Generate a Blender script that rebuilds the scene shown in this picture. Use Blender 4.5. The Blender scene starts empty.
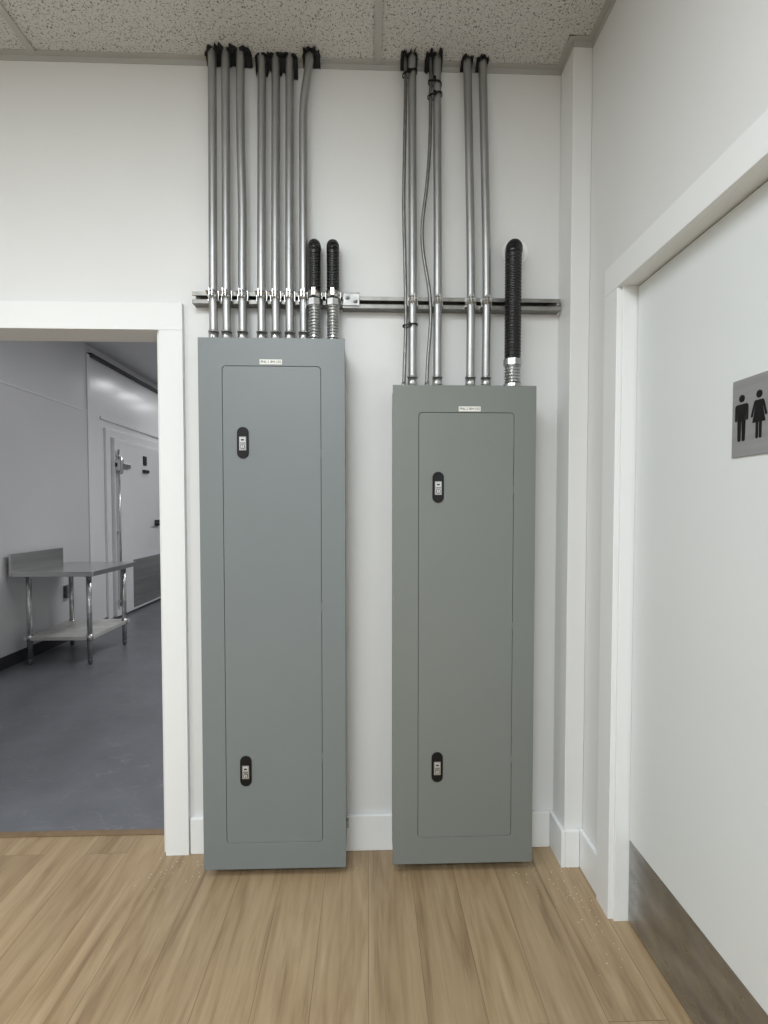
import bpy, bmesh, math, random
from mathutils import Vector, Matrix
random.seed(7)
S = bpy.context.scene
COL = S.collection

# ------------------------------------------------------------------ materials
def lin(c):
    return tuple(((v/255)/12.92 if v/255 <= .04045 else (((v/255)+.055)/1.055)**2.4) for v in c)
def mat(name, rgb, rough=.5, metal=0., var=0., vscale=6., bump=0., bscale=60., stretch=(1,1,1), spec=.5, coat=0.):
    m = bpy.data.materials.new(name); m.use_nodes = True
    N = m.node_tree.nodes; L = m.node_tree.links
    b = N['Principled BSDF']
    c = lin(rgb)
    b.inputs['Base Color'].default_value = (*c, 1)
    b.inputs['Roughness'].default_value = rough
    b.inputs['Metallic'].default_value = metal
    b.inputs['Specular IOR Level'].default_value = spec
    b.inputs['Coat Weight'].default_value = coat
    tc = N.new('ShaderNodeTexCoord'); mp = N.new('ShaderNodeMapping')
    mp.inputs['Scale'].default_value = stretch
    L.new(tc.outputs['Object'], mp.inputs['Vector'])
    if var > 0:
        n = N.new('ShaderNodeTexNoise'); n.inputs['Scale'].default_value = vscale; n.inputs['Detail'].default_value = 5
        L.new(mp.outputs[0], n.inputs['Vector'])
        r = N.new('ShaderNodeMapRange')
        r.inputs['From Min'].default_value = .3; r.inputs['From Max'].default_value = .7
        L.new(n.outputs['Fac'], r.inputs['Value'])
        mx = N.new('ShaderNodeMix'); mx.data_type = 'RGBA'
        mx.inputs[6].default_value = (*[v*(1-var) for v in c], 1)
        mx.inputs[7].default_value = (*[min(1, v*(1+var)) for v in c], 1)
        L.new(r.outputs[0], mx.inputs[0]); L.new(mx.outputs[2], b.inputs['Base Color'])
    if bump > 0:
        n2 = N.new('ShaderNodeTexNoise'); n2.inputs['Scale'].default_value = bscale; n2.inputs['Detail'].default_value = 3
        L.new(mp.outputs[0], n2.inputs['Vector'])
        bp = N.new('ShaderNodeBump'); bp.inputs['Strength'].default_value = bump; bp.inputs['Distance'].default_value = .002
        L.new(n2.outputs['Fac'], bp.inputs['Height']); L.new(bp.outputs[0], b.inputs['Normal'])
    return m

M_wall = mat('wall_paint', (226,227,226), .40, var=.012, vscale=2, bump=.05, bscale=90)
M_trim = mat('trim_paint', (236,238,238), .4, bump=.03, bscale=40)
M_patch = mat('wall_patch_plaster', (246,246,245), .6, var=.03, vscale=20)
M_door = mat('door_paint', (225,229,229), .36, var=.01, vscale=3, bump=.04, bscale=120)
M_panel = mat('panel_enamel_blue_grey', (120,127,128), .40, var=.015, vscale=3, bump=.04, bscale=200)
M_panel2 = mat('panel_enamel_green_grey', (121,126,122), .40, var=.015, vscale=3, bump=.04, bscale=200)
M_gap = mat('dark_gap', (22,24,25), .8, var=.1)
M_black = mat('black_plastic', (16,16,17), .4, var=.1, spec=.3)
M_silver = mat('silver_metal', (178,179,178), .35, .6, var=.05, vscale=30)
M_lockc = mat('lock_cylinder_metal', (206,207,208), .3, .4, var=.05, vscale=30)
M_emt = mat('galvanised_conduit', (176,177,177), .44, 1., var=.12, vscale=9, stretch=(1,1,.6), bump=.06)
M_emtb = mat('bright_zinc', (194,195,194), .28, 1., var=.12, vscale=40)
M_strut = mat('dull_galvanised_strut', (138,137,133), .45, 1., var=.2, vscale=22, bump=.08)
M_flex = mat('black_flexible_hose', (15,15,16), .25, var=.1, vscale=40)
M_armor = mat('armoured_cable_steel', (135,135,132), .4, 1., var=.2, vscale=60)
M_steel = mat('brushed_stainless', (200,200,199), .26, .9, var=.12, vscale=5, bump=.15, bscale=40, stretch=(.15,.15,6))
M_kwall = mat('kitchen_wall_panel', (206,206,206), .3, var=.02, vscale=2)
M_cooler = mat('cooler_wall_panel', (226,226,227), .25, var=.02, vscale=2, bump=.6, bscale=11, stretch=(1,1,.25))
M_kbase = mat('dark_vinyl_base', (45,44,48), .5, var=.1)
M_signp = mat('sign_brushed_grey', (146,147,148), .5, .1, var=.08, vscale=15, stretch=(1,.1,4))
M_label = mat('label_white', (232,232,226), .5, var=.02)
M_ink = mat('label_ink', (40,40,44), .6, var=.05)
M_grid = mat('ceiling_grid_paint', (180,180,177), .5, var=.02)
M_kceil = mat('kitchen_ceiling_paint', (214,214,214), .5, var=.02)
M_thresh = mat('threshold_brown', (128,106,80), .5, var=.12, vscale=20)
M_debris = mat('plaster_crumbs', (225,222,212), .9, var=.05)
M_foot = mat('foot_plastic', (90,90,95), .5, var=.1)

def kick_mat():
    m = mat('kick_plate_steel', (166,165,162), .36, .85, var=.24, vscale=10, bump=.2, bscale=34, stretch=(1,.7,2.0))
    N=m.node_tree.nodes; L=m.node_tree.links; b=N['Principled BSDF']
    tc=[n for n in N if n.type=='TEX_COORD'][0]
    n=N.new('ShaderNodeTexNoise'); n.inputs['Scale'].default_value=16; n.inputs['Detail'].default_value=5; L.new(tc.outputs['Object'],n.inputs['Vector'])
    r=N.new('ShaderNodeMapRange'); r.inputs['From Min'].default_value=.35; r.inputs['From Max'].default_value=.65; r.inputs['To Min'].default_value=.26; r.inputs['To Max'].default_value=.48
    L.new(n.outputs['Fac'],r.inputs['Value']); L.new(r.outputs[0],b.inputs['Roughness'])
    return m
M_kick = kick_mat()
def kfloor_mat():
    m = mat('epoxy_floor', (106,108,113), .34, var=.13, vscale=4.5, bump=.15, bscale=12)
    N=m.node_tree.nodes; L=m.node_tree.links; b=N['Principled BSDF']
    tc=[n for n in N if n.type=='TEX_COORD'][0]
    mp=N.new('ShaderNodeMapping'); mp.inputs['Scale'].default_value=(1,2.2,1); mp.inputs['Rotation'].default_value=(0,0,.5); L.new(tc.outputs['Object'],mp.inputs[0])
    n=N.new('ShaderNodeTexNoise'); n.inputs['Scale'].default_value=9; n.inputs['Detail'].default_value=8; n.inputs['Roughness'].default_value=.7; n.inputs['Distortion'].default_value=1.5; L.new(mp.outputs[0],n.inputs['Vector'])
    r=N.new('ShaderNodeMapRange'); r.inputs['From Min'].default_value=.57; r.inputs['From Max'].default_value=.72; r.inputs['To Max'].default_value=.45
    L.new(n.outputs['Fac'],r.inputs['Value'])
    src=b.inputs['Base Color'].links[0].from_socket
    mx=N.new('ShaderNodeMix'); mx.data_type='RGBA'; mx.inputs[7].default_value=(*lin((158,159,163)),1)
    L.new(r.outputs[0],mx.inputs[0]); L.new(src,mx.inputs[6]); L.new(mx.outputs[2],b.inputs['Base Color'])
    return m
M_kfloor = kfloor_mat()

def tile_mat():
    m = bpy.data.materials.new('ceiling_tile_speckled'); m.use_nodes = True
    N = m.node_tree.nodes; L = m.node_tree.links; b = N['Principled BSDF']; b.inputs['Roughness'].default_value = .95
    tc = N.new('ShaderNodeTexCoord')
    n = N.new('ShaderNodeTexNoise'); n.inputs['Scale'].default_value = 185; n.inputs['Detail'].default_value = 2; n.inputs['Distortion'].default_value = .8
    L.new(tc.outputs['Object'], n.inputs['Vector'])
    cr = N.new('ShaderNodeValToRGB')
    cr.color_ramp.elements[0].position = .35; cr.color_ramp.elements[0].color = (*lin((106,105,102)), 1)
    cr.color_ramp.elements[1].position = .44; cr.color_ramp.elements[1].color = (*lin((206,206,204)), 1)
    L.new(n.outputs['Fac'], cr.inputs[0]); L.new(cr.outputs[0], b.inputs['Base Color'])
    bp = N.new('ShaderNodeBump'); bp.inputs['Strength'].default_value = .4; bp.inputs['Distance'].default_value = .002
    L.new(n.outputs['Fac'], bp.inputs['Height']); L.new(bp.outputs[0], b.inputs['Normal'])
    return m
M_tile = tile_mat()

def wood_mat():
    m = bpy.data.materials.new('oak_plank_floor'); m.use_nodes = True
    N = m.node_tree.nodes; L = m.node_tree.links; b = N['Principled BSDF']; b.inputs['Roughness'].default_value = .38
    tc = N.new('ShaderNodeTexCoord'); sp = N.new('ShaderNodeSeparateXYZ'); L.new(tc.outputs['Object'], sp.inputs[0])
    cb = N.new('ShaderNodeCombineXYZ'); L.new(sp.outputs['Y'], cb.inputs[0]); L.new(sp.outputs['X'], cb.inputs[1])
    def brick(c1, c2, mort):
        k = N.new('ShaderNodeTexBrick'); k.offset = .37; k.offset_frequency = 2
        k.inputs['Scale'].default_value = 1; k.inputs['Brick Width'].default_value = 1.83; k.inputs['Row Height'].default_value = .152
        k.inputs['Mortar Size'].default_value = .0010; k.inputs['Mortar Smooth'].default_value = .3
        k.inputs['Color1'].default_value = c1; k.inputs['Color2'].default_value = c2; k.inputs['Mortar'].default_value = mort
        L.new(cb.outputs[0], k.inputs['Vector']); return k
    rnd = brick((0,0,0,1),(1,1,1,1),(.5,.5,.5,1))
    off = N.new('ShaderNodeMath'); off.operation='MULTIPLY'; off.inputs[1].default_value = 17; L.new(rnd.outputs['Color'], off.inputs[0])
    def grain(sx, sy, det, dist, rg=.6):
        gx = N.new('ShaderNodeMath'); gx.operation='MULTIPLY'; gx.inputs[1].default_value = sx; L.new(sp.outputs['X'], gx.inputs[0])
        gy = N.new('ShaderNodeMath'); gy.operation='MULTIPLY'; gy.inputs[1].default_value = sy; L.new(sp.outputs['Y'], gy.inputs[0])
        gc = N.new('ShaderNodeCombineXYZ'); L.new(gx.outputs[0], gc.inputs[0]); L.new(gy.outputs[0], gc.inputs[1]); L.new(off.outputs[0], gc.inputs[2])
        n = N.new('ShaderNodeTexNoise'); n.inputs['Scale'].default_value = 1; n.inputs['Detail'].default_value = det; n.inputs['Roughness'].default_value=rg; n.inputs['Distortion'].default_value=dist
        L.new(gc.outputs[0], n.inputs['Vector']); return n
    n = grain(17,1.7,6,1.1,.58); nf = grain(95,4,3,.2)
    cr = N.new('ShaderNodeValToRGB')
    e = cr.color_ramp.elements
    e[0].position=.27; e[0].color=(*lin((136,113,84)),1)
    e[1].position=.75; e[1].color=(*lin((183,161,129)),1)
    x = cr.color_ramp.elements.new(.46); x.color=(*lin((164,141,109)),1)
    L.new(n.outputs['Fac'], cr.inputs[0])
    cf = N.new('ShaderNodeValToRGB'); cf.color_ramp.elements[0].position=.3; cf.color_ramp.elements[0].color=(.82,.81,.79,1); cf.color_ramp.elements[1].position=.5; cf.color_ramp.elements[1].color=(1,1,1,1)
    L.new(nf.outputs['Fac'], cf.inputs[0])
    m0 = N.new('ShaderNodeMix'); m0.data_type='RGBA'; m0.blend_type='MULTIPLY'; m0.inputs[0].default_value=1
    L.new(cr.outputs[0], m0.inputs[6]); L.new(cf.outputs[0], m0.inputs[7])
    mx = N.new('ShaderNodeMix'); mx.data_type='RGBA'; mx.blend_type='MULTIPLY'; mx.inputs[0].default_value=1
    tone = brick((.86,.86,.865,1),(1.0,1.0,1.0,1),(.5,.47,.44,1))
    L.new(m0.outputs[2], mx.inputs[6]); L.new(tone.outputs['Color'], mx.inputs[7])
    L.new(mx.outputs[2], b.inputs['Base Color'])
    bp = N.new('ShaderNodeBump'); bp.inputs['Strength'].default_value=.1; bp.inputs['Distance'].default_value=.002
    L.new(nf.outputs['Fac'], bp.inputs['Height']); L.new(bp.outputs[0], b.inputs['Normal'])
    return m
M_wood = wood_mat()

# ------------------------------------------------------------------ geometry helpers
def box(bm, a, b, mi=0):
    vs = [bm.verts.new((x,y,z)) for x in (a[0],b[0]) for y in (a[1],b[1]) for z in (a[2],b[2])]
    for f in ((0,1,3,2),(4,6,7,5),(0,4,5,1),(2,3,7,6),(0,2,6,4),(1,5,7,3)):
        fc = bm.faces.new([vs[i] for i in f]); fc.material_index = mi
def tube(bm, pts, rad, seg=20, mi=0, smooth=True, flat=1.0):
    pts = [Vector(p) for p in pts]
    if not isinstance(rad, (list,tuple)): rad = [rad]*len(pts)
    T = []
    for i in range(len(pts)):
        a = pts[max(0,i-1)]; b = pts[min(len(pts)-1,i+1)]
        d = (b-a)
        if d.length < 1e-9: d = T[-1] if T else Vector((0,0,1))
        T.append(d.normalized())
    up = Vector((0,1,0)) if abs(T[0].y) < .9 else Vector((0,0,1))
    n = (up - T[0]*up.dot(T[0])).normalized()
    rings = []
    for i,p in enumerate(pts):
        n = (n - T[i]*n.dot(T[i])).normalized(); bnv = T[i].cross(n)
        rings.append([bm.verts.new(p + (n*math.cos(2*math.pi*k/seg) + bnv*math.sin(2*math.pi*k/seg))*rad[i]) for k in range(seg)])
    for i in range(len(rings)-1):
        for k in range(seg):
            f = bm.faces.new((rings[i][k], rings[i][(k+1)%seg], rings[i+1][(k+1)%seg], rings[i+1][k])); f.material_index=mi; f.smooth=smooth
    f = bm.faces.new(rings[0][::-1]); f.material_index=mi
    f = bm.faces.new(rings[-1]); f.material_index=mi
def stepped(bm, x, y, prof, seg=24, mi=0):
    for (z0,z1,r) in prof:
        tube(bm, [(x,y,z0),(x,y,z1)], r, seg, mi)
def finish(name, bm, mats, parent=None, bevel=0., origin=None, kind=None, label=None, cat=None, group=None, seg=2):
    bmesh.ops.recalc_face_normals(bm, faces=bm.faces)
    me = bpy.data.meshes.new(name)
    if origin is not None: bmesh.ops.translate(bm, verts=bm.verts, vec=-Vector(origin))
    bm.to_mesh(me); bm.free()
    for m in (mats if isinstance(mats,(list,tuple)) else [mats]): me.materials.append(m)
    ob = bpy.data.objects.new(name, me); COL.objects.link(ob)
    if origin is not None: ob.location = origin
    if bevel:
        md = ob.modifiers.new('bevel','BEVEL'); md.width=bevel; md.segments=seg; md.limit_method='ANGLE'; md.angle_limit=math.radians(40)
    setup(ob, parent, kind, label, cat, group)
    return ob
def setup(ob, parent=None, kind=None, label=None, cat=None, group=None):
    if parent is not None:
        ob.parent = parent
        wp = Vector(parent.location); q = parent.parent
        while q: wp += q.location; q = q.parent
        ob.location = Vector(ob.location) - wp
    if kind: ob['kind']=kind
    if label: ob['label']=label
    if cat: ob['category']=cat
    if group: ob['group']=group
def empty(name, loc, label, cat, group=None):
    e = bpy.data.objects.new(name, None); e.empty_display_size=.05; e.location = loc; COL.objects.link(e)
    setup(e, None, None, label, cat, group); return e
def boxes(name, lst, mats, **k):
    bm = bmesh.new()
    for t in lst: box(bm, *t)
    return finish(name, bm, mats, **k)
def curve_plate(loops, ext, bev=0.):
    cu = bpy.data.curves.new('tmp','CURVE'); cu.dimensions='2D'; cu.fill_mode='BOTH'; cu.extrude=ext; cu.bevel_depth=bev; cu.bevel_resolution=1
    for lp in loops:
        s = cu.splines.new('POLY'); s.points.add(len(lp)-1)
        for i,(u,v) in enumerate(lp): s.points[i].co=(u,v,0,1)
        s.use_cyclic_u=True
    o = bpy.data.objects.new('tmp', cu); COL.objects.link(o)
    dg = bpy.context.evaluated_depsgraph_get(); dg.update()
    me = bpy.data.meshes.new_from_object(o.evaluated_get(dg))
    bpy.data.objects.remove(o); bpy.data.curves.remove(cu)
    me.transform(Matrix.Rotation(math.radians(90),4,'X'))
    return me
def text_mesh(txt, size):
    cu = bpy.data.curves.new('tmp','FONT'); cu.body=txt; cu.size=size; cu.align_x='CENTER'; cu.align_y='CENTER'; cu.extrude=.0002
    o = bpy.data.objects.new('tmp', cu); COL.objects.link(o)
    dg = bpy.context.evaluated_depsgraph_get(); dg.update()
    me = bpy.data.meshes.new_from_object(o.evaluated_get(dg))
    bpy.data.objects.remove(o); bpy.data.curves.remove(cu)
    me.transform(Matrix.Rotation(math.radians(90),4,'X'))
    return me
def obj_from(name, me, m, loc, parent, rotz=0., label=None):
    me.materials.clear(); me.materials.append(m); me.name=name
    if rotz: me.transform(Matrix.Rotation(rotz,4,'Z'))
    o = bpy.data.objects.new(name, me); COL.objects.link(o); o.location=loc
    setup(o, parent, label=label); return o
def rrect(x0,z0,x1,z1,r,n=8):
    out=[]
    for cx,cz,a0 in ((x1-r,z1-r,0),(x0+r,z1-r,90),(x0+r,z0+r,180),(x1-r,z0+r,270)):
        for i in range(n+1):
            a=math.radians(a0+90*i/n); out.append((cx+r*math.cos(a),cz+r*math.sin(a)))
    return out
def smooth_path(ctrl, step):
    P=[Vector(p) for p in ctrl]; P=[P[0]*2-P[1]]+P+[P[-1]*2-P[-2]]
    out=[]
    for i in range(1,len(P)-2):
        n=max(2,int((P[i+1]-P[i]).length/step*1.0)+1)
        for k in range(n):
            t=k/n
            out.append(.5*((2*P[i])+(-P[i-1]+P[i+1])*t+(2*P[i-1]-5*P[i]+4*P[i+1]-P[i+2])*t*t+(-P[i-1]+3*P[i]-3*P[i+1]+P[i+2])*t**3))
    out.append(P[-2]); return out

# ------------------------------------------------------------------ room shell
CZ = 2.915
XR = .780
st = dict(kind='structure')
boxes('floor', [((-4.2,-5.2,-.1),(2.0,.125,0))], M_wood, **st)
boxes('ceiling', [((-4.2,-5.2,CZ),(2.0,0,CZ+.05))], M_tile, **st)
boxes('wall_back', [((-4.2,0,0),(-1.68,.12,CZ)), ((-1.68,0,1.955),(-.77,.12,CZ)), ((-.77,0,0),(1.0,.12,CZ))], M_wall, **st)
boxes('wall_left', [((-4.3,-5.2,0),(-4.2,.12,CZ))], M_wall, **st)
boxes('wall_front', [((-4.2,-5.3,0),(2.0,-5.2,CZ))], M_wall, **st)
YD0, YD1 = -.360, -1.29
DT = 1.972
boxes('wall_right', [((XR,YD0,0),(XR+.12,-.001,CZ)), ((XR,YD1,DT+.013),(XR+.12,YD0,CZ)), ((XR,-5.2,0),(XR+.12,YD1,CZ))], M_wall, **st)
boxes('wall_corner', [((.712,-.115,0),(XR-.0005,-.0005,CZ-.001))], M_wall, bevel=.002, **st)
BH=.137
boxes('baseboard_back', [((-.668,-.016,0),(.6955,-.0005,BH))], M_trim, bevel=.003, **st)
boxes('baseboard_corner', [((.696,-.131,0),(.7115,-.0005,BH)), ((.7115,-.131,0),(XR-.017,-.1155,BH))], M_trim, bevel=.003, **st)
boxes('baseboard_right', [((XR-.016,YD0+.086,0),(XR-.0005,-.116,BH))], M_trim, bevel=.003, **st)
boxes('trim_1', [((-.757,-.02,0),(-.672,-.0005,1.945)), ((-1.78,-.02,1.9455),(-.672,-.0005,2.0425)), ((-1.78,-.02,0),(-1.69,-.0005,1.945)),
                 ((-.7695,.0005,0),(-.7575,.122,1.945)), ((-1.69,.0005,1.9455),(-.7575,.122,1.9545))], M_trim, bevel=.001, **st)
c0=YD0+.083
boxes('trim_2', [((.757,YD0,0),(XR-.0005,c0,DT)), ((.757,YD1-.083,DT+.0005),(XR-.0005,c0,DT+.085)), ((.757,YD1-.083,0),(XR-.0005,YD1,DT)),
                 ((.772,YD0-.010,0),(.92,YD0-.0005,DT+.012)), ((.772,YD1+.0005,0),(.92,YD1+.012,DT+.012)), ((.772,YD1+.0125,DT),(.92,YD0-.0105,DT+.012))], M_trim, bevel=.0015, **st)
boxes('trim_3', [((.025,-5.2,CZ-.007),(.049,-.022,CZ-.0005)), ((-1.195,-5.2,CZ-.007),(-1.171,-.022,CZ-.0005)), ((-2.415,-5.2,CZ-.007),(-2.391,-.022,CZ-.0005)),
                 ((-4.2,-.645,CZ-.006),(XR,-.621,CZ-.0004)), ((-4.2,-1.255,CZ-.006),(XR,-1.231,CZ-.0004)), ((-4.2,-1.865,CZ-.006),(XR,-1.841,CZ-.0004))], M_grid, **st)
boxes('trim_4', [((-4.2,-.022,CZ-.004),(.712,-.0005,CZ-.0006)), ((-4.2,-.003,CZ-.022),(.712,-.0005,CZ-.0006)),
                 ((.69,-.137,CZ-.0045),(.7115,-.0005,CZ-.0007)), ((.709,-.118,CZ-.022),(.7115,-.0005,CZ-.0007)),
                 ((.69,-.137,CZ-.0042),(XR,-.1155,CZ-.0005)), ((.71,-.118,CZ-.022),(XR,-.1155,CZ-.0005)),
                 ((XR-.022,-5.2,CZ-.004),(XR-.0005,-.116,CZ-.0005)), ((XR-.003,-5.2,CZ-.022),(XR-.0005,-.116,CZ-.0005))], M_grid, **st)
boxes('trim_5', [((-1.69,.105,0),(-.757,.135,.006))], M_thresh, bevel=.002, **st)

# restroom door
XD=.815
d1 = boxes('door_1', [((XD,YD1+.014,.008),(XD+.045,YD0-.014,DT-.004))], M_door, bevel=.002, origin=(XD,YD0-.014,0), kind='structure')
boxes('kick_plate', [((XD-.0015,YD1+.02,.012),(XD-.0001,YD0-.018,.266))], M_kick, parent=d1, label='brushed steel kick plate')

# restroom sign on door
SY=-.787; SB=1.412
sg = empty('restroom_sign', (XD, SY, SB), 'brushed grey restroom sign with black man and woman symbols', 'sign')
boxes('plate', [((XD-.003,SY-.135,SB),(XD-.0002,SY,SB+.168))], M_signp, parent=sg, bevel=.0008)
def circ(cx,cz,r,n=24): return [(cx+r*math.cos(2*math.pi*i/n), cz+r*math.sin(2*math.pi*i/n)) for i in range(n)]
def arc(cx,cz,r,a0,a1,n=5): return [(cx+r*math.cos(math.radians(a0+(a1-a0)*i/n)), cz+r*math.sin(math.radians(a0+(a1-a0)*i/n))) for i in range(n+1)]
man = [circ(0,.0865,.0075), arc(.0125,.0695,.0055,0,90)+arc(-.0125,.0695,.0055,90,180)+arc(-.0155,.043,.0025,180,360)+[(-.013,.064),(-.0115,.064)]+arc(-.006,.0025,.0042,180,345)+[(-.0010,.039),(.0010,.039)]+arc(.006,.0025,.0042,195,360)+[(.0115,.064),(.013,.064)]+arc(.0155,.043,.0025,180,360)]
woman = [circ(0,.0865,.0075), arc(.008,.070,.0052,20,90)+arc(-.008,.070,.0052,90,160)+arc(-.0185,.045,.0024,165,340)+[(-.0105,.065),(-.0095,.062),(-.0165,.0315),(-.0075,.0315)]+arc(-.0045,.0022,.003,180,360)+[(-.0012,.0315),(.0012,.0315)]+arc(.0045,.0022,.003,180,360)+[(.0075,.0315),(.0165,.0315),(.0095,.062),(.0105,.065)]+arc(.0185,.045,.0024,200,375)]
for lp,yy in ((man,SY-.029),(woman,SY-.078)):
    me = curve_plate(lp,.0006); me.transform(Matrix.Scale(1.05,4))
    obj_from('symbol', me, M_black, (XD-.0035,yy,SB+.035), sg, rotz=math.radians(-90))

# ------------------------------------------------------------------ electrical panels
def e_panel(x0,x1,z0,z1,dx0,dx1,dz0,dz1,locks,lock_x,lab,txt,m,label):
    D=.150
    e = empty('electrical_panel', ((x0+x1)/2,-.0,z0), label, 'electrical panel', 'wall-mounted electrical panels')
    boxes('cabinet_body', [((x0+.003,-D+.006,z0+.003),(x1-.003,-.0165,z1-.003)),
        ((x0+.03,-.0165,z0+.2),(x1-.03,-.0005,z0+.24)),((x0+.03,-.0165,z1-.24),(x1-.03,-.0005,z1-.2))], m, parent=e, bevel=.0015)
    boxes('mounting_bracket', [((x1-.002,-.05,z0+.075),(x1+.006,-.03,z0+.1))], M_silver, parent=e, bevel=.001)
    g=.0028
    me = curve_plate([[(x0,z0),(x1,z0),(x1,z1),(x0,z1)], rrect(dx0-g,dz0-g,dx1+g,dz1+g,.012+g)], .0022, .0008)
    c = obj_from('cover', me, m, (0,-D+.002,0), e)
    boxes('gap_liner', [((dx0-.006,-D+.0052,dz0-.006),(dx1+.006,-D+.0058,dz1+.006))], M_gap, parent=e)
    me = curve_plate([rrect(dx0,dz0,dx1,dz1,.012)], .0014, .0004)
    me.transform(Matrix.Translation((-dx1,0,-dz0)))
    d = obj_from('panel_door', me, m, (dx1,-D+.0014,dz0), e)
    for zz in locks:
        me = curve_plate([rrect(-.0185,-.052,.0185,.052,.0183)], .0012, .0012)
        bm = bmesh.new(); bm.from_mesh(me)
        for f in bm.faces: f.material_index=0
        box(bm,(-.0115,-.0045,-.026),(.0115,-.001,.020),1)
        box(bm,(-.009,-.0048,-.0025),(.009,-.0044,-.0010),0)
        box(bm,(-.0085,-.0062,.002),(.0085,-.004,.016),2)
        box(bm,(-.005,-.0066,.0065),(.005,-.0061,.0115),0)
        tube(bm,[(0,-.0072,-.014),(0,-.003,-.014)],.0078,20,0)
        tube(bm,[(0,-.0078,-.014),(0,-.0072,-.014)],.0062,20,2)
        box(bm,(-.0009,-.0084,-.0178),(.0009,-.0077,-.0102),0)
        finish('latch', bm, [M_black, M_silver, M_lockc], parent=d, label='black oval latch with silver key lock').location = Vector((lock_x-dx1, -.0035, zz-dz0))
    for k in (.18,.5,.82):
        zc = dz0+(dz1-dz0)*k
        bm=bmesh.new(); tube(bm,[(dx1+.001,-D-.0012,zc-.018),(dx1+.001,-D-.0012,zc+.018)],.0016,10)
        finish('hinge', bm, m, parent=d)
    for sx in (x0+.012,x1-.012):
        for sz in (z0+.02,(z0+z1)/2,z1-.02):
            bm=bmesh.new(); tube(bm,[(sx,-D-.002,sz),(sx,-D-.001+.001,sz)],.0035,14)
            finish('screw', bm, m, parent=e)
    st_ = boxes('label_sticker', [((lab[0]-.038,-D-.0026,lab[1]-.0085),(lab[0]+.038,-D-.0018,lab[1]+.0085))], M_label, parent=e, label='small white printed label')
    obj_from('lettering', text_mesh(txt,.0115), M_ink, (lab[0],-D-.0029,lab[1]), st_)
    return e
Z1,Z2=1.876,1.722
e_panel(-.5736,-.0794,.037,Z1,-.4925,-.162,.131,1.781,(1.523,.387),-.4255,(-.329,1.796),'PNL-1 BM-102',M_panel,'tall blue-grey electrical panel under seven conduits next to the doorway')
e_panel(.086,.5816,.042,Z2,.176,.504,.138,1.628,(1.3725,.390),.242,(.350,1.642),'PNL-2 BM-102',M_panel2,'shorter green-grey electrical panel beside the corner and restroom door')
PT1,PT2 = Z1+.0028,Z2+.0028

# ------------------------------------------------------------------ strut channels
def strut(x0,x1,z,label):
    bm=bmesh.new(); h=.0206; d=.041; t=.0027
    prof=[(0,-h),(-d,-h),(-d,-h+.0135),(-d+.007,-h+.0135),(-d+.007,-h+.0108),(-d+t,-h+.0108),(-d+t,-h+t),(-t,-h+t)]
    prof=prof+[(y,-zz) for (y,zz) in prof[::-1]]
    A=[bm.verts.new((x0,y-.0005,z+zz)) for y,zz in prof]; B=[bm.verts.new((x1,y-.0005,z+zz)) for y,zz in prof]
    n=len(prof)
    for i in range(n): bm.faces.new((A[i],A[(i+1)%n],B[(i+1)%n],B[i]))
    bm.faces.new(A[::-1]); bm.faces.new(B)
    return finish('strut_channel', bm, M_strut, label=label, cat='metal channel', group='strut channels behind the conduits', origin=((x0+x1)/2,0,z))
SZ1,SZ2=2.054,2.044
s1=strut(-.628,-.092,SZ1,'dull galvanised strut channel on white wall above tall panel')
s2=strut(-.0905,.704,SZ2,'dull galvanised strut channel running to the wall corner')
bm=bmesh.new(); box(bm,(-.089,-.0455,SZ1-.024),(-.030,-.0420,SZ1+.020)); box(bm,(-.089,-.0455,SZ1+.0205),(-.030,-.0015,SZ1+.024))
for xx,zz in ((-.074,.006),(-.045,-.006)):
    tube(bm,[(xx,-.052,SZ1+zz),(xx,-.0455,SZ1+zz)],.009,6,smooth=False); tube(bm,[(xx,-.058,SZ1+zz),(xx,-.052,SZ1+zz)],.0045,12)
M_brk = mat('dull_zinc_bracket', (150,150,149), .42, 1., var=.18, vscale=40)
finish('splice_bracket', bm, M_brk, parent=s2, bevel=.001, label='grey zinc splice bracket with two bolts')

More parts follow.
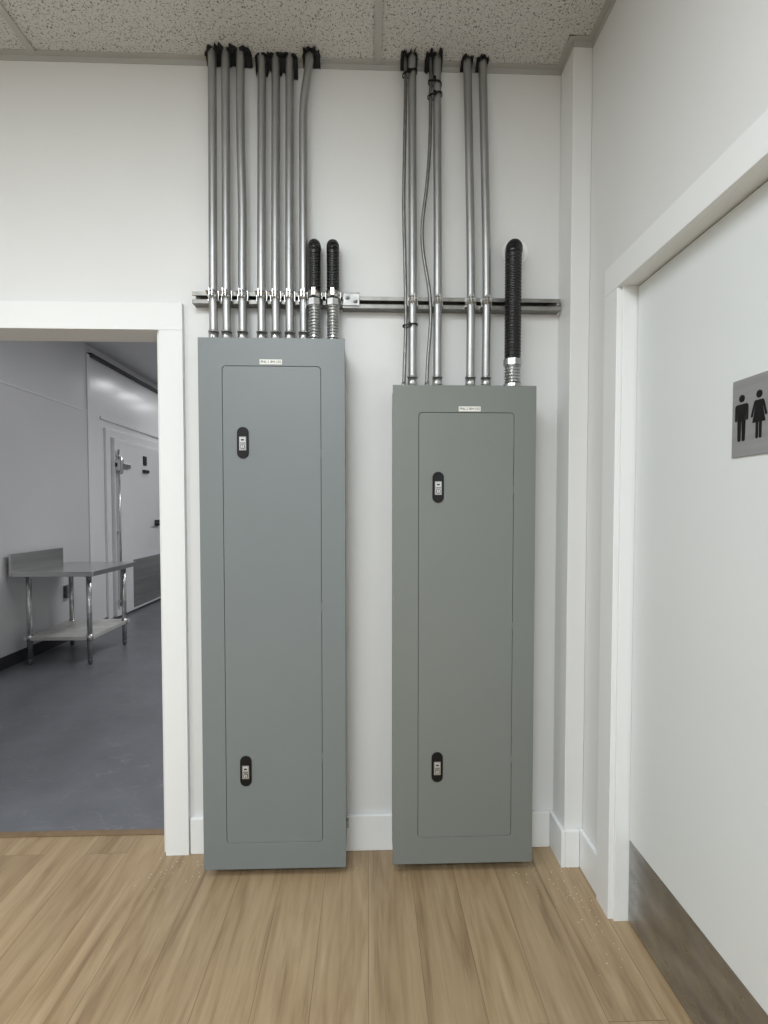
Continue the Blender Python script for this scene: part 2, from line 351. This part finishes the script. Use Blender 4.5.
# ------------------------------------------------------------------ rigid conduits
CY=-.0585; R=.0147
def conduit(xs, ztop, zbot, sz, label, ytop=-.040, r=R):
    e = empty('conduit', (xs[0][0],CY,zbot), label, 'conduit', 'rigid electrical conduits')
    def yy(z): 
        t=max(0,(z-2.15)/(ztop-2.15)); return CY+(ytop-CY)*t
    pp=smooth_path([(x,yy(z),z) for x,z in xs],.03)
    bm=bmesh.new(); tube(bm,pp,r,24); finish('pipe',bm,M_emt,parent=e)
    x=xs[0][0]
    bm=bmesh.new(); stepped(bm,x,CY,[(zbot,zbot+.006,r+.0065),(zbot+.006,zbot+.045,r+.0033),(zbot+.045,zbot+.05,r+.0045)])
    tube(bm,[(x,CY-r-.009,zbot+.028),(x,CY-r,zbot+.028)],.0038,10)
    finish('connector',bm,M_emtb,parent=e,label='bright zinc set-screw connector')
    xsr=x
    for (xa,za),(xb,zb) in zip(xs[:-1],xs[1:]):
        if za<=sz<=zb: xsr=xa+(xb-xa)*(sz-za)/(zb-za)
    bm=bmesh.new()
    tube(bm,[(xsr,CY,sz-.013),(xsr,CY,sz+.013)],r+.0022,24)
    box(bm,(xsr-.0065,CY-r-.020,sz-.013),(xsr-.0035,CY-r+.001,sz+.013)); box(bm,(xsr+.0035,CY-r-.020,sz-.013),(xsr+.0065,CY-r+.001,sz+.013))
    tube(bm,[(xsr-.015,CY-r-.012,sz),(xsr+.013,CY-r-.012,sz)],.0033,10)
    tube(bm,[(xsr-.017,CY-r-.012,sz),(xsr-.0105,CY-r-.012,sz)],.0068,6,smooth=False); tube(bm,[(xsr+.0067,CY-r-.012,sz),(xsr+.012,CY-r-.012,sz)],.0068,6,smooth=False)
    for s in (-1,1): box(bm,(xsr+s*(r+.001)-.003,CY,sz-.017),(xsr+s*(r+.001)+.003,-.0418,sz+.017))
    finish('pipe_clamp',bm,M_emtb,parent=e,label='bright zinc strut clamp with bolt')
    return e
TOP=CZ+.03
L1='galvanised conduit rising from the tall panel to the ceiling'
for i,x in enumerate((-.5475,-.501,-.4447,-.3775,-.328,-.2785,-.2287)):
    yt=-.040
    if i==6:
        xs=[(x,PT1),(x,2.0),(x,2.3),(x,2.58),(x+.002,2.73),(x+.018,2.85),(x+.028,TOP)]
        lb='galvanised conduit with an offset bend below the ceiling'
    elif i==2:
        xs=[(x,PT1),(x,2.15),(x+.001,2.35),(x-.004,2.6),(x-.005,TOP)]; lb='galvanised conduit with a slight bow above the tall panel'
    else: xs=[(x,PT1),(x,2.15),(x,2.6),(x,TOP)]; lb=L1
    if 3<=i<=5: yt=-.021
    conduit(xs,TOP,PT1,SZ1,lb,yt)
for i,(x,xt) in enumerate(((.1605,.1585),(.2505,.2475),(.3700,.3580),(.4270,.4130))):
    conduit([(x,PT2),(x,2.15),(x*.5+xt*.5,2.6),(xt,TOP)],TOP,PT2,SZ2,'galvanised conduit rising from the shorter panel to the ceiling',(-.04,-.04,-.03,-.03)[i])

# ------------------------------------------------------------------ black flexible conduits
def flex(x,r,zc,zb,zfit,sz,label,yv,xw,patch,px):
    e=empty('flexible_conduit',(x,yv,zb),label,'flexible conduit','black flexible conduits')
    Rb=abs(yv)-.02
    path=[Vector((xw,-.001,zc)),Vector((xw,-.008,zc))]
    for k in range(0,25):
        a=math.pi/2*k/24; path.append(Vector((xw+(x-xw)*math.sin(a),-.02-Rb*math.sin(a),zc-Rb*(1-math.cos(a)))))
    z=path[-1].z
    while z>zfit: z-=.0028; path.append(Vector((x,yv,z)))
    out=[path[0]]; step=.003
    acc=0
    for a,b in zip(path[:-1],path[1:]):
        seg=(b-a).length
        while acc+seg>=step:
            t=(step-acc)/seg; a=a+(b-a)*t; out.append(a.copy()); seg=(b-a).length; acc=0
        acc+=seg
    rad=[r*(.86,.97,1,.97)[i%4] for i in range(len(out))]
    bm=bmesh.new(); tube(bm,out,rad,28); finish('hose',bm,M_flex,parent=e,label='ribbed black hose')
    bm=bmesh.new(); tube(bm,[(px,-.0005,zc),(px,-.0035,zc)],patch,36); finish('wall_ring',bm,M_patch,parent=e,bevel=.001,label='white round wall patch')
    h=zfit-zb
    bm=bmesh.new()
    stepped(bm,x,yv,[(zb,zb+.006,r+.0055)])
    tube(bm,[(x,yv,zb+.006),(x,yv,zb+.018)],r+.003,8,smooth=False)
    n=max(3,int((h-.03)/.011))
    z0=zb+.018; z1=zfit-.014
    for i in range(n):
        a=z0+(z1-z0)*i/n; b=z0+(z1-z0)*(i+1)/n
        tube(bm,[(x,yv,a),(x,yv,a+(b-a)*.45)],r-.0055,24); tube(bm,[(x,yv,a+(b-a)*.45),(x,yv,a+(b-a)*.6),(x,yv,b-(b-a)*.12),(x,yv,b)],[r-.004,r-.001,r-.001,r-.004],24)
    tube(bm,[(x,yv,zfit-.014),(x,yv,zfit+.008)],r+.0035,8,smooth=False)
    tube(bm,[(x,yv-r-.008,zb+.025),(x,yv-r+.004,zb+.025)],.004,8)
    finish('connector',bm,M_emtb,parent=e,label='bright metal threaded connector')
    if sz:
        bm=bmesh.new(); tube(bm,[(x,yv,sz-.012),(x,yv,sz+.012)],r+.0025,24)
        for s in (-1,1): box(bm,(x+s*(r+.001)-.0025,yv,sz-.012),(x+s*(r+.001)+.0025,-.0418,sz+.012))
        box(bm,(x-.006,yv-r-.018,sz-.012),(x+.006,yv-r+.001,sz+.012)); tube(bm,[(x-.013,yv-r-.011,sz),(x+.013,yv-r-.011,sz)],.006,6,smooth=False)
        finish('pipe_clamp',bm,M_emtb,parent=e,label='bright zinc strut clamp with bolt')
flex(-.189,.0228,2.246,PT1,2.03,SZ1,'black flexible conduit curving from wall into the tall panel',-.069,-.193,.032,-.193)
flex(-.1235,.0228,2.246,PT1,2.03,SZ1,'black flexible conduit from wall beside bright splice bracket',-.069,-.127,.032,-.127)
flex(.517,.0295,2.249,PT2,1.822,None,'thick long black flexible conduit curving into the shorter panel',-.084,.540,.048,.546)

# ------------------------------------------------------------------ armoured cables
def cable(ctrl,label):
    p=smooth_path(ctrl,.003)
    rad=[.0066 if i%3 else .0056 for i in range(len(p))]
    bm=bmesh.new(); tube(bm,p,rad,12)
    e=empty('armoured_cable',ctrl[0],label,'cable','armoured cables')
    finish('sheath',bm,M_armor,parent=e)
    x,y,z=ctrl[0]
    bm=bmesh.new(); stepped(bm,x,y,[(z,z+.005,.0085),(z+.005,z+.028,.0080)],16); finish('connector',bm,M_emtb,parent=e)
cable([(.1285,CY,PT2),(.1325,-.055,1.83),(.1365,-.052,1.95),(.1365,-.050,2.05),(.133,-.049,2.2),(.129,-.049,2.4),(.132,-.049,2.6),(.1355,-.046,2.8),(.1355,-.042,2.88),(.135,-.040,TOP)],'thin grey armoured cable running straight beside a conduit')
cable([(.212,CY,PT2),(.216,-.057,1.83),(.226,-.054,1.975),(.221,-.052,2.085),(.199,-.052,2.22),(.196,-.052,2.32),(.212,-.053,2.46),(.222,-.050,2.6),(.2255,-.046,2.8),(.2255,-.042,2.88),(.225,-.040,TOP)],'thin grey armoured cable bowing away from a conduit')
def tie(x0,x1,z,label,tilt=0):
    cy = CY+(.0185)*max(0,(z-2.15)/(TOP-2.15))
    bm=bmesh.new()
    r=.0175
    loop=arc(x1,cy,r,-90,90,10)+arc(x0,cy,r*.62,90,270,10)
    n=len(loop); vs=[]
    for (x,y) in loop:
        z_=z+tilt*(x-x0)
        vs.append([bm.verts.new((x,y,z_-.003)),bm.verts.new((x,y,z_+.003))])
    for i in range(n):
        a=vs[i];b=vs[(i+1)%n]; bm.faces.new((a[0],b[0],b[1],a[1]))
    box(bm,((x0+x1)/2-.004,cy-r-.005,z-.004),((x0+x1)/2+.004,cy-r+.002,z+.005))
    o=finish('cable_tie',bm,M_black,label=label,cat='cable tie',group='black cable ties',origin=((x0+x1)/2,cy,z))
    md=o.modifiers.new('s','SOLIDIFY'); md.thickness=.0016; md.offset=1
tie(.1355,.1588,2.845,'black cable tie round conduit and cable near ceiling',.3)
tie(.2258,.2477,2.82,'black cable tie round conduit and cable near ceiling',-.2)
tie(.2258,.2480,2.77,'black cable tie round conduit and cable near ceiling',.2)
tie(.1365,.1605,1.955,'black cable tie below the strut channel',.1)

# ragged black sheets standing in for dark gaps: thin patch on the ceiling tile plus torn flap down the wall
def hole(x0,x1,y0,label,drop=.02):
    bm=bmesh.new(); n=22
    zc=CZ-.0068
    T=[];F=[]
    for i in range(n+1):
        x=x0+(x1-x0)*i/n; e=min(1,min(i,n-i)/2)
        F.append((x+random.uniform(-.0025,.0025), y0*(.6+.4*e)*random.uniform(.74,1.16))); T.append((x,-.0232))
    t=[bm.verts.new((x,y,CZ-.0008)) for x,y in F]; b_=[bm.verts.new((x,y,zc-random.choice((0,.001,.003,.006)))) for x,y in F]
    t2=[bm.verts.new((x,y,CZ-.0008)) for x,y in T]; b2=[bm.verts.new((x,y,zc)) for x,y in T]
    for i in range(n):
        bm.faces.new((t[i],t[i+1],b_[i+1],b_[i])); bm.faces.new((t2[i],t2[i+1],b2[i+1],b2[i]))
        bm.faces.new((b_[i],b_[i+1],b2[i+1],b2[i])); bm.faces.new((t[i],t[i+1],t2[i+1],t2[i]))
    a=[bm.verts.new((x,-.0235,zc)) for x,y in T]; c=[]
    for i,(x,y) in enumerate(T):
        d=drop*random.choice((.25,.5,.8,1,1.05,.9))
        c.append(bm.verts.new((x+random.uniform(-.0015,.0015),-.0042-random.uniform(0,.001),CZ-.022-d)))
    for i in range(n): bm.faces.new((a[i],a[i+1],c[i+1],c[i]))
    finish('dark_gap_sheet',bm,M_gap,label=label,cat='seal',group='black sheets as dark gaps at the ceiling',origin=((x0+x1)/2,0,CZ-.0008))
hole(-.576,-.412,-.066,'ragged black sheet as dark gap round three conduits at ceiling',.008)
hole(-.402,-.250,-.038,'ragged black sheet as dark gap, hanging behind three conduits at ceiling',.042)
hole(-.232,-.170,-.064,'small ragged black sheet as dark gap round one bent conduit',.004)
hole(.118,.180,-.064,'small ragged black sheet as dark gap round conduit and cable',.004)
hole(.205,.270,-.066,'small ragged black sheet as dark gap round conduit and cable',.012)
hole(.337,.380,-.050,'small black sheet as dark gap round one conduit',.002)
hole(.393,.434,-.050,'small black sheet as dark gap round one conduit',.002)

# ------------------------------------------------------------------ kitchen beyond the doorway
KX=-3.0; KC=3.05
boxes('floor_kitchen', [((KX-.2,.125,-.1),(1.2,9.0,-.001))], M_kfloor, **st)
boxes('ceiling_kitchen', [((KX-.2,.12,KC),(1.2,9.0,KC+.05))], M_kceil, **st)
boxes('wall_kitchen_left', [((KX-.1,.0,0),(KX+.05,3.55,KC))], M_kwall, **st)
boxes('wall_cooler', [((KX-.1,3.551,0),(KX,9.0,KC))], M_cooler, **st)
boxes('wall_kitchen_far', [((KX,9.0,0),(1.2,9.1,KC))], M_kwall, **st)
boxes('wall_kitchen_right', [((1.1,.12,0),(1.2,9.0,KC))], M_kwall, **st)
boxes('wall_kitchen_near', [((KX+.05,.1225,0),(-1.70,.14,KC)),((-1.70,.1225,1.96),(-.75,.14,KC)),((-.75,.1225,0),(1.1,.14,KC))], M_kwall, **st)
boxes('baseboard_kitchen', [((KX+.0505,.14,0),(KX+.064,3.55,.10)),((KX+.0005,3.551,0),(KX+.012,4.0,.05))], M_kbase, **st)
boxes('trim_6', [((KX+.0505,.14,2.31),(KX+.056,3.549,2.325)), ((KX+.0005,3.552,.0),(KX+.062,3.60,KC-.13)), ((KX+.0005,3.90,2.3),(KX+.02,9.0,2.33))], M_cooler, **st)
boxes('trim_7', [((KX+.0005,3.66,KC-.12),(KX+.05,9.0,KC-.09))], M_kbase, **st)
kd=boxes('door_2', [((KX+.0005,3.98,.02),(KX+.03,4.08,2.22)),((KX+.0005,5.5,.02),(KX+.03,5.6,2.22)),((KX+.0005,4.08,2.12),(KX+.03,5.5,2.22)),
                    ((KX+.0005,4.09,.03),(KX+.07,5.49,2.11))], M_cooler, bevel=.006, kind='structure', origin=(KX,4.8,0))
bm=bmesh.new(); tube(bm,[(KX+.10,4.12,.15),(KX+.10,4.12,1.98)],.014,14)
for zz in (.2,1.0,1.9): box(bm,(KX+.0701,4.10,zz),(KX+.105,4.14,zz+.03))
finish('pull_bar',bm,M_steel,parent=kd,label='vertical steel bar')
bm=bmesh.new(); box(bm,(KX+.0701,4.09,1.78),(KX+.10,4.42,1.83)); box(bm,(KX+.0701,4.09,1.74),(KX+.13,4.17,1.87)); tube(bm,[(KX+.12,4.13,1.70),(KX+.12,4.13,1.90)],.02,12)
finish('hinge',bm,M_steel,parent=kd,bevel=.003,label='heavy chrome strap hinge')
bm=bmesh.new(); box(bm,(KX+.0701,4.80,1.76),(KX+.10,4.95,1.80)); box(bm,(KX+.0701,4.82,1.86),(KX+.08,4.92,1.98))
finish('warning_plate',bm,M_kbase,parent=kd,bevel=.003)
bm=bmesh.new(); box(bm,(KX+.0701,5.15,1.06),(KX+.10,5.27,1.14)); tube(bm,[(KX+.14,5.0,1.10),(KX+.14,5.24,1.10)],.012,12); tube(bm,[(KX+.09,5.22,1.10),(KX+.145,5.22,1.10)],.012,12)
finish('handle',bm,M_kbase,parent=kd,bevel=.003,label='dark latch handle')
boxes('kick_plate', [((KX+.0701,4.5,.06),(KX+.074,5.48,.66))], M_steel, parent=kd)
ob=empty('outlet_box',(KX+.051,3.12,.43),'grey metal outlet box on the kitchen wall','outlet')
boxes('box_body', [((KX+.0505,3.08,.43),(KX+.085,3.16,.55))], M_foot, parent=ob, bevel=.004)
boxes('cover_plate', [((KX+.0851,3.085,.435),(KX+.087,3.155,.545))], M_steel, parent=ob, bevel=.001)

# stainless work table
tx0,tx1,ty0,ty1,tz=-2.90,-2.25,2.30,3.09,.782
t=empty('work_table',((tx0+tx1)/2,(ty0+ty1)/2,0),'stainless steel work table with backsplash and lower shelf','table')
boxes('table_top', [((tx0,ty0,tz-.006),(tx1,ty1,tz)),((tx0,ty0,tz-.04),(tx1,ty0+.004,tz-.006)),((tx0,ty1-.004,tz-.04),(tx1,ty1,tz-.006)),((tx1-.004,ty0+.004,tz-.04),(tx1,ty1-.004,tz-.006))], M_steel, parent=t, bevel=.002)
boxes('backsplash', [((tx0-.022,ty0,tz-.04),(tx0-.0005,ty1-.08,tz+.145))], M_steel, parent=t, bevel=.003)
sz=.235
M_shelf = mat('galvanised_shelf', (215,214,210), .45, .5, var=.12, vscale=8)
boxes('shelf', [((tx0+.05,ty0+.05,sz-.005),(tx1-.05,ty1-.05,sz)),((tx0+.05,ty0+.05,sz-.03),(tx1-.05,ty0+.054,sz-.005)),((tx1-.054,ty0+.054,sz-.03),(tx1-.05,ty1-.05,sz-.005))], M_shelf, parent=t, bevel=.0015, label='pale galvanised lower shelf')
for lx in (tx0+.09,tx1-.07):
    for ly in (ty0+.07,ty1-.12):
        bm=bmesh.new()
        tube(bm,[(lx,ly,.05),(lx,ly,tz-.0065)],.0205,18,0)
        tube(bm,[(lx,ly,sz-.035),(lx,ly,sz+.012)],.026,18,0)
        tube(bm,[(lx,ly,tz-.05),(lx,ly,tz-.007)],.03,18,0)
        tube(bm,[(lx,ly,-.001),(lx,ly,.012),(lx,ly,.03),(lx,ly,.055)],[.010,.018,.020,.019],18,1)
        finish('leg',bm,[M_steel,M_foot],parent=t)

# crumbs on the floor
bm=bmesh.new()
def crumbs(n,cx,cy,sx,sy):
    for _ in range(n):
        x=random.gauss(cx,sx); y=random.gauss(cy,sy)
        if y>-.03 or x>.74: continue
        s=random.uniform(.0006,.0022)
        tube(bm,[(x,y,0),(x+s*.3,y,s*.8)],[s,s*.5],5)
crumbs(50,.62,-.17,.08,.06); crumbs(40,.70,-.35,.03,.12); crumbs(40,-.70,-.10,.05,.05); crumbs(20,0,-.1,.2,.04)
o=finish('floor_debris',bm,M_debris,label='small white plaster crumbs scattered on the wood floor',cat='debris'); o['kind']='stuff'

# ------------------------------------------------------------------ lights
def area(name,loc,sx,sy,w,col,rot=(0,0,0)):
    l=bpy.data.lights.new(name,'AREA'); l.shape='RECTANGLE'; l.size=sx; l.size_y=sy; l.energy=w; l.color=col
    o=bpy.data.objects.new(name,l); o.location=loc; o.rotation_euler=rot; COL.objects.link(o)
warm=(.925,.97,1)
area('ceiling_light',(-.58,-1.75,CZ-.03),1.15,.55,33,warm)
area('ceiling_light',(-.58,-3.6,CZ-.03),1.15,.55,76,warm)
area('ceiling_light',(-2.6,-2.4,CZ-.03),1.15,.55,48,warm)
cool=(.975,.98,1)
for xx,yy in ((-2.35,5.3),(-2.35,6.0),(-2.2,6.8)): area('kitchen_light',(xx,yy,KC-.04),.09,.4,3.6,cool)
area('kitchen_light',(-.4,4.0,KC-.04),.3,2.2,56,cool)
area('kitchen_light',(-1.0,1.6,KC-.04),.3,1.2,14,cool)
w=bpy.data.worlds.new('w'); S.world=w; w.use_nodes=True
w.node_tree.nodes['Background'].inputs[0].default_value=(.9,.93,1,1); w.node_tree.nodes['Background'].inputs[1].default_value=.3

# ------------------------------------------------------------------ camera
cam=bpy.data.cameras.new('camera'); co=bpy.data.objects.new('camera',cam); COL.objects.link(co)
cam.sensor_fit='AUTO'; cam.sensor_width=36; cam.lens=507/1024*36; cam.clip_start=.02
cam.shift_y=.0128
co.location=(0,-1.9,1.3); co.rotation_euler=(math.radians(90-1.9),0,math.radians(-1.8))
S.camera=co
S.view_settings.view_transform='Standard'
S.view_settings.exposure=0
